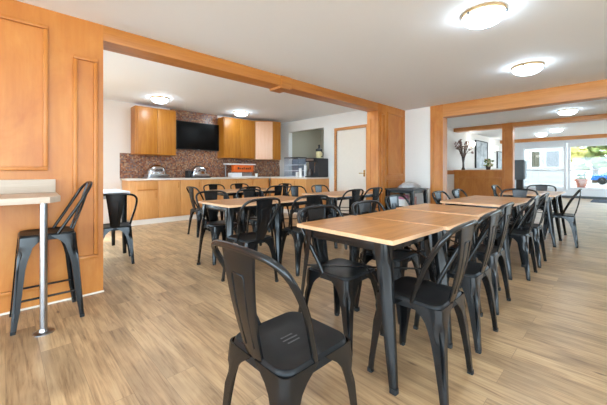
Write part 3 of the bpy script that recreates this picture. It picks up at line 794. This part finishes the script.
tag(MB().lathe([(0.035, 0), (0.045, 0.09), (0.05, 0.10), (0.002, 0.10)], 14).build('paper_cup', 'paper', loc=(5.05, 7.12, CT)), 'white paper cup to the right of the orange box', 'cup')

# ---- hatch: pastry case, cups, coffee machine
c = thing('display_case', 'clear acrylic pastry case with white shelves in the kitchen hatch', 'display case', (5.92, 6.46, CT))
cw, cd, chh = 0.165, 0.29, 0.53
m = MB().box(-cw, cw, -cd, -cd + 0.006, 0, chh).box(-cw, cw, cd - 0.006, cd, 0, chh).box(-cw, -cw + 0.006, -cd + 0.006, cd - 0.006, 0, chh).box(-cw, cw, -cd, cd, chh, chh + 0.006)
m.build('acrylic_walls', 'acrylic', c, smooth=False)
for z in (0.01, 0.17, 0.33): MB().box(-cw + 0.008, cw - 0.008, -cd + 0.008, cd - 0.008, z, z + 0.02).build('shelf', 'white', c)
MB().box(cw - 0.02, cw - 0.008, -cd + 0.008, cd - 0.008, 0.03, chh - 0.01).build('back_panel', 'frost', c)
MB().box(-cw - 0.004, cw + 0.004, -cd - 0.004, cd + 0.004, chh + 0.006, chh + 0.022).build('top_rim', 'charcoal', c)
k = 0
for (dx, dy, n) in ((5.56, 5.86, 5), (5.66, 5.98, 7), (5.78, 5.90, 9), (5.66, 6.10, 4)):
    lab = ['short stack of white cups nearest the worktop edge beside the coffee machine', 'mid-height stack of white cups between pastry case and coffee machine', 'tallest stack of white cups in the hatch', 'lowest stack of white lids by the pastry case'][k]
    m = MB()
    for j in range(n): m.lathe([(0.036, j * 0.035), (0.044, j * 0.035 + 0.033), (0.046, j * 0.035 + 0.034), (0.03, j * 0.035 + 0.034)], 14)
    tag(m.build('cup_stack', 'paper', loc=(dx, dy, CT)), lab, 'cups', 'stacks of white cups in the hatch'); k += 1
m = thing('coffee_machine', 'black coffee machine at the right end of the kitchen worktop', 'coffee machine', (5.92, 5.61, CT))
MB().box(-0.13, 0.26, -0.17, 0.17, 0.0, 0.50).build('housing', 'charcoal', m, bevel=0.01)
MB().box(-0.26, -0.13, -0.165, 0.165, 0.40, 0.50).build('brew_head', 'plasticblack', m, bevel=0.01)
MB().box(-0.28, -0.13, -0.16, 0.16, 0.0, 0.035).build('drip_tray', 'plasticblack', m, bevel=0.005)
MB().lathe([(0.06, 0.04), (0.07, 0.09), (0.065, 0.17), (0.045, 0.20), (0.045, 0.215), (0.002, 0.215)], 18, (-0.205, 0.06, 0)).build('carafe', 'vase', m)
MB().box(-0.268, -0.26, -0.13, 0.13, 0.43, 0.48).build('control_panel', 'steel', m)
MB().tube(bez([(-0.20, -0.13, 0.41), (-0.225, -0.13, 0.30), (-0.225, -0.13, 0.12)], 4), 0.010, 6).build('spout', 'chrome', m)
j = thing('juice_jug', 'jug of pale drink with a black lid on top of the coffee machine', 'jug', (5.95, 5.56, CT + 0.50))
MB().lathe([(0.055, 0), (0.075, 0.03), (0.085, 0.13), (0.08, 0.18), (0.002, 0.18)], 18).build('jug_body', 'beige', j)
MB().lathe([(0.084, 0.18), (0.09, 0.2), (0.09, 0.24), (0.03, 0.27), (0.028, 0.36), (0.002, 0.365)], 18).build('lid', 'plasticblack', j)
MB().tube(bez([(0.0, -0.08, 0.17), (0.0, -0.14, 0.15), (0.0, -0.14, 0.06), (0.0, -0.075, 0.04)], 4), 0.01, 6).build('handle', 'plasticblack', j)
m = MB(); m.lathe([(0.10, 0), (0.13, 0.08), (0.14, 0.25), (0.11, 0.36), (0.04, 0.42), (0.002, 0.425)], 20)
tb = m.build('black_urn', 'plasticblack', loc=(6.62, 7.2, 1.12)); tag(tb, 'black rounded urn just inside the left edge of the grey hatch', 'urn')
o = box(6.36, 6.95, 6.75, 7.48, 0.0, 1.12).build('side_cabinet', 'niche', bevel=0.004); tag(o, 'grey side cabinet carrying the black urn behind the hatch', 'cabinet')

# ---------------------------------------------------------------- lobby furniture
d = thing('reception_desk', 'maple reception desk with a recessed front panel in the lobby', 'desk', (10.0, 2.94, 0))
MB().box(-0.06, 0.25, -0.625, 0.655, 0, 1.12).build('desk_body', 'panel', d)
m = MB().box(-0.095, -0.06, -0.60, 0.56, 0.90, 0.94).box(-0.095, -0.06, -0.60, 0.56, 0.15, 0.19).box(-0.095, -0.06, -0.60, -0.58, 0.19, 0.90).box(-0.095, -0.06, 0.52, 0.56, 0.19, 0.90)
m.build('panel_moulding', 'panel', d, bevel=0.005)
MB().box(-0.12, 0.36, -0.625, 0.655, 1.12, 1.155).build('desk_top', 'panel_y', d, bevel=0.005)
v = thing('flower_vase', 'slim dark vase of dried flowers on the left of the reception desk', 'vase', (10.02, 3.36, 1.155))
MB().lathe([(0.05, 0), (0.055, 0.01), (0.03, 0.08), (0.028, 0.22), (0.045, 0.36), (0.05, 0.40), (0.04, 0.40), (0.03, 0.30), (0.002, 0.28)], 16).build('vase_body', 'vase', v)
rnd = random.Random(3); st = MB(); fl = MB()
for i in range(34):
    a = rnd.uniform(0, 2 * PI); sp = rnd.uniform(0.05, 0.27); hgt = rnd.uniform(0.62, 0.98) - sp * 0.5
    tip = (sp * math.cos(a), sp * math.sin(a), hgt)
    st.tube([(0.015 * math.cos(a), 0.015 * math.sin(a), 0.3), (tip[0] * 0.35, tip[1] * 0.35, 0.5), tip], 0.005, 5)
    for _ in range(3): fl.blob((tip[0] + rnd.uniform(-.03, .03), tip[1] + rnd.uniform(-.03, .03), tip[2] + rnd.uniform(-.03, .03)), (0.024, 0.024, 0.02), i, 1, 0.3)
st.build('stems', 'stem', v)['kind'] = 'stuff'; fl.build('dried_flowers', 'flower', v)['kind'] = 'stuff'
p = thing('desk_plant', 'small leafy plant with pale blooms in a pot on the reception desk', 'plant', (10.08, 2.70, 1.155))
MB().lathe([(0.05, 0), (0.07, 0.10), (0.075, 0.11), (0.06, 0.11), (0.002, 0.10)], 16).build('pot', 'vase', p)
m = MB(); m2 = MB()
for i in range(30):
    a = rnd.uniform(0, 2 * PI); rr = rnd.uniform(0.02, 0.12)
    (m if i % 2 else m2).blob((rr * math.cos(a), rr * math.sin(a), rnd.uniform(0.10, 0.32)), (0.035, 0.035, 0.025), 50 + i, 1, 0.3)
m.build('leaves', 'leaf', p); m2.build('blooms', 'leafpale', p)
tag(MB().box(-0.15, 0.15, -0.24, 0.24, 0, 0.05).build('paper_stack', 'paper', bevel=0.004, loc=(10.05, 3.03, 1.155)), 'pile of white papers between vase and plant on the reception desk', 'papers')
tag(MB().box(-0.14, 0.14, -0.12, 0.12, 0, 0.035).build('paper_stack', 'paper', bevel=0.004, loc=(10.07, 2.46, 1.155)), 'thin pile of white papers at the right end of the reception desk', 'papers')

def picture(label, x0, x1, z0, z1):
    r = thing('wall_picture', label, 'picture', ((x0 + x1) / 2, 3.60, (z0 + z1) / 2))
    w, h = (x1 - x0) / 2, (z1 - z0) / 2
    MB().box(-w, w, -0.05, 0, -h, -h + 0.03).box(-w, w, -0.05, 0, h - 0.03, h).box(-w, -w + 0.03, -0.05, 0, -h + 0.03, h - 0.03).box(w - 0.03, w, -0.05, 0, -h + 0.03, h - 0.03).build('frame', 'plasticblack', r)
    MB().box(-w + 0.03, w - 0.03, -0.03, 0, -h + 0.03, h - 0.03).build('print', 'art', r)
picture('large black-framed misty grey picture on the wall behind the reception desk', 11.85, 13.2, 1.15, 2.22)
picture('second black-framed picture farther along, beside the lobby column', 14.55, 15.6, 1.2, 1.95)
def sconce(label, x, z):
    r = thing('wall_sconce', label, 'wall lamp', (x, 3.60, z), 0, 'lit wall sconces')
    MB().box(-0.05, 0.05, -0.03, 0, -0.12, 0.05).build('back_plate', 'white', r)
    for sx in (-1, 1):
        MB().tube(bez([(0, -0.03, -0.08), (sx * 0.06, -0.09, -0.10), (sx * 0.11, -0.11, -0.03)], 4), 0.008, 6).build('arm', 'steel', r)
        MB().lathe([(0.03, -0.03), (0.05, 0.02), (0.075, 0.11), (0.07, 0.11), (0.002, 0.05)], 14, (sx * 0.11, -0.11, 0)).build('glass_shade', 'sconce', r)
sconce('lit double wall sconce above the dried flowers', 11.25, 1.98)
sconce('lit double wall sconce between the two framed pictures', 14.0, 1.98)

s = thing('wall_heater', 'dark grey box unit standing by the left edge of the lobby window', 'heater', (16.4, 3.12, 0))
MB().box(-0.14, 0.14, -0.14, 0.2, 0.75, 1.62).build('housing', 'grey', s, bevel=0.015)
MB().box(-0.12, 0.12, -0.20, -0.14, 0.80, 1.57).build('grille', 'midgrey', s, bevel=0.01)
MB().box(-0.1, 0.1, -0.1, 0.15, 0, 0.75).build('stand', 'plasticblack', s, bevel=0.01)
tag(MB().prism(rrect(0.75, 0.55, 0.03, 3), 0, 0.012).build('door_mat', 'mat', loc=(15.9, 0.25, 0)), 'dark blue door mat on the lobby floor below the windows', 'mat')

# ---------------------------------------------------------------- outside the lobby windows
tag(MB().box(-60, 120, -60, 60, -0.14, -0.09).build('ground', 'concrete'), None, None, kind='structure')
w = MB().box(17.5, 18.1, -4.0, 1.55, -0.05, 0.42)
struct(w.build('wall_planter_ledge', 'concrete', bevel=0.01))
p = thing('terracotta_pot', 'terracotta pot with a dark plant on the ledge outside the window', 'plant pot', (17.8, 1.22, 0.42))
MB().lathe([(0.14, 0), (0.19, 0.28), (0.235, 0.29), (0.235, 0.37), (0.21, 0.37), (0.20, 0.33), (0.002, 0.33)], 22).build('pot_body', 'terracotta', p)
m = MB()
for i in range(18):
    a = rnd.uniform(0, 2 * PI); rr = rnd.uniform(0.0, 0.15)
    m.blob((rr * math.cos(a), rr * math.sin(a), rnd.uniform(0.36, 0.66)), (0.06, 0.06, 0.05), 90 + i, 1, 0.35)
m.build('plant_leaves', 'leaf', p)
b = thing('outbuilding', 'white boarded building with grey windows outside the left lobby window', 'building', (23.0, 4.2, -0.05))
MB().box(0, 3, -1.85, 3.5, 0, 3.0).build('wall', 'siding', b)
m = MB()
for z in (0.25, 0.55, 0.85, 1.15): m.box(-0.02, 0, -1.85, 3.5, z, z + 0.02)
m.build('siding_batten', 'midgrey', b)
for (y0, y1, mt) in ((-1.68, -1.08, 'blind'), (-0.78, -0.38, 'olive')):
    f = MB().box(-0.03, 0.0, y0 - 0.06, y1 + 0.06, 1.38, 2.42).build('window_frame', 'white', b)
    MB().box(-0.04, -0.028, y0, y1, 1.44, 2.36).build('pane', mt, f)
c = thing('parked_car', 'blue car parked beyond the terracotta pot outside the right window', 'car', (40.0, -0.1, -0.05), math.radians(90))
prof = [(-2.1, 0.35), (-2.1, 0.75), (-1.3, 0.92), (-0.7, 1.38), (0.7, 1.40), (1.4, 0.98), (2.05, 0.85), (2.15, 0.4)]
m = MB(); m.loft([[(x, -0.85, z) for x, z in prof], [(x, 0.85, z) for x, z in prof]]); m.build('car_body', 'carblue', c, bevel=0.06)
m = MB(); wp = [(-1.1, 0.98), (-0.62, 1.32), (0.62, 1.33), (1.15, 1.0)]
m.loft([[(x, -0.87, z) for x, z in wp], [(x, 0.87, z) for x, z in wp]]); m.build('side_glass', 'carglass', c)
for sx in (-1.35, 1.35):
    for sy in (-0.78, 0.78):
        m = MB(); m.tube([(sx, sy - 0.1, 0.33), (sx, sy + 0.1, 0.33)], 0.33, 18); m.build('wheel', 'rubber', c)
def tree(label, x, y, h, r, mat, seed):
    o = thing('tree', label, 'tree', (x, y, -0.05), 0, 'trees outside the lobby')
    MB().tube([(0, 0, 0), (0.1, 0.05, h * 0.4), (0, 0, h * 0.7)], [0.22, 0.16, 0.08], 8).build('trunk', 'bark', o)
    rn = random.Random(seed); m = MB()
    for i in range(110):
        a = rn.uniform(0, 2 * PI); u = rn.uniform(-1, 1); q = rn.uniform(0.45, 1.0)
        s_ = math.sqrt(1 - u * u); cr = rn.uniform(0.12, 0.24) * r
        m.blob((r * q * s_ * math.cos(a), r * q * s_ * math.sin(a), h * 0.62 + h * 0.40 * q * u), (cr, cr, cr * 0.7), seed * 200 + i, 1, 0.4)
    m.build('foliage', mat, o, smooth=False)
TR = [('olive green tree behind the white building outside', 33, 8.5, 6.0, 2.6, 'fol_g'), ('yellow-green tree left of the pot outside the right window', 38, 4.3, 5.5, 2.3, 'fol_y'),
      ('green tree directly above the terracotta pot outside', 45, 2.0, 6.0, 2.6, 'fol_g'), ('orange autumn tree above the blue car', 51, -1.2, 7.5, 2.9, 'fol_o'),
      ('low green tree behind the blue car', 45, -3.3, 5.5, 2.4, 'fol_g'), ('yellow tree at the right edge of the window view', 52, -7.2, 7.0, 2.9, 'fol_y'),
      ('orange tree seen between the white building and the mullion', 53, 8.0, 7.5, 3.2, 'fol_o'), ('tall pale tree at the back of the trees outside', 60, 2.5, 9.0, 3.6, 'fol_y')]
for i, (lab, x, y, h_, r_, mt) in enumerate(TR): tree(lab, x, y, h_, r_, mt, i + 1)

# ---------------------------------------------------------------- faint print on the foreground seat
pm = MB()
for j, (off, ln, sp0) in enumerate(((0.022, 0.058, 0), (0.0, 0.070, 1), (-0.022, 0.060, 0))):
    x = -ln / 2
    rn = random.Random(20 + j)
    while x < ln / 2:
        w = rn.uniform(0.004, 0.009)
        pm.box(x, x + w, off - 0.0035, off + 0.0035, 0.4412, 0.4418); x += w + 0.0025
pr = pm.build('seat_print', 'print', seat0); pr.rotation_euler = (0, 0, PI / 2); pr['label'] = 'three short lines of faint white print'

# ---------------------------------------------------------------- light
w = bpy.data.worlds.new('World'); SC.world = w; w.use_nodes = True
bg = w.node_tree.nodes['Background']
bg.inputs[0].default_value = (0.64, 0.84, 1.0, 1); bg.inputs[1].default_value = 3.2
sun = bpy.data.lights.new('sun', 'SUN'); sun.energy = 1.6; sun.angle = math.radians(2); sun.color = (1, 0.95, 0.86)
so = bpy.data.objects.new('sun', sun); COL.objects.link(so); so.location = (0, 0, 12)
so.rotation_euler = Vector((0.5, 0.35, -1.0)).to_track_quat('-Z', 'Y').to_euler()

SC.cycles.use_denoising = True
SC.cycles.max_bounces = 8
SC.cycles.diffuse_bounces = 5
SC.cycles.sample_clamp_indirect = 6
SC.view_settings.view_transform = 'Standard'
SC.view_settings.look = 'None'
SC.view_settings.exposure = 1.95
SC.view_settings.gamma = 1.0
SC.view_settings.use_curve_mapping = False
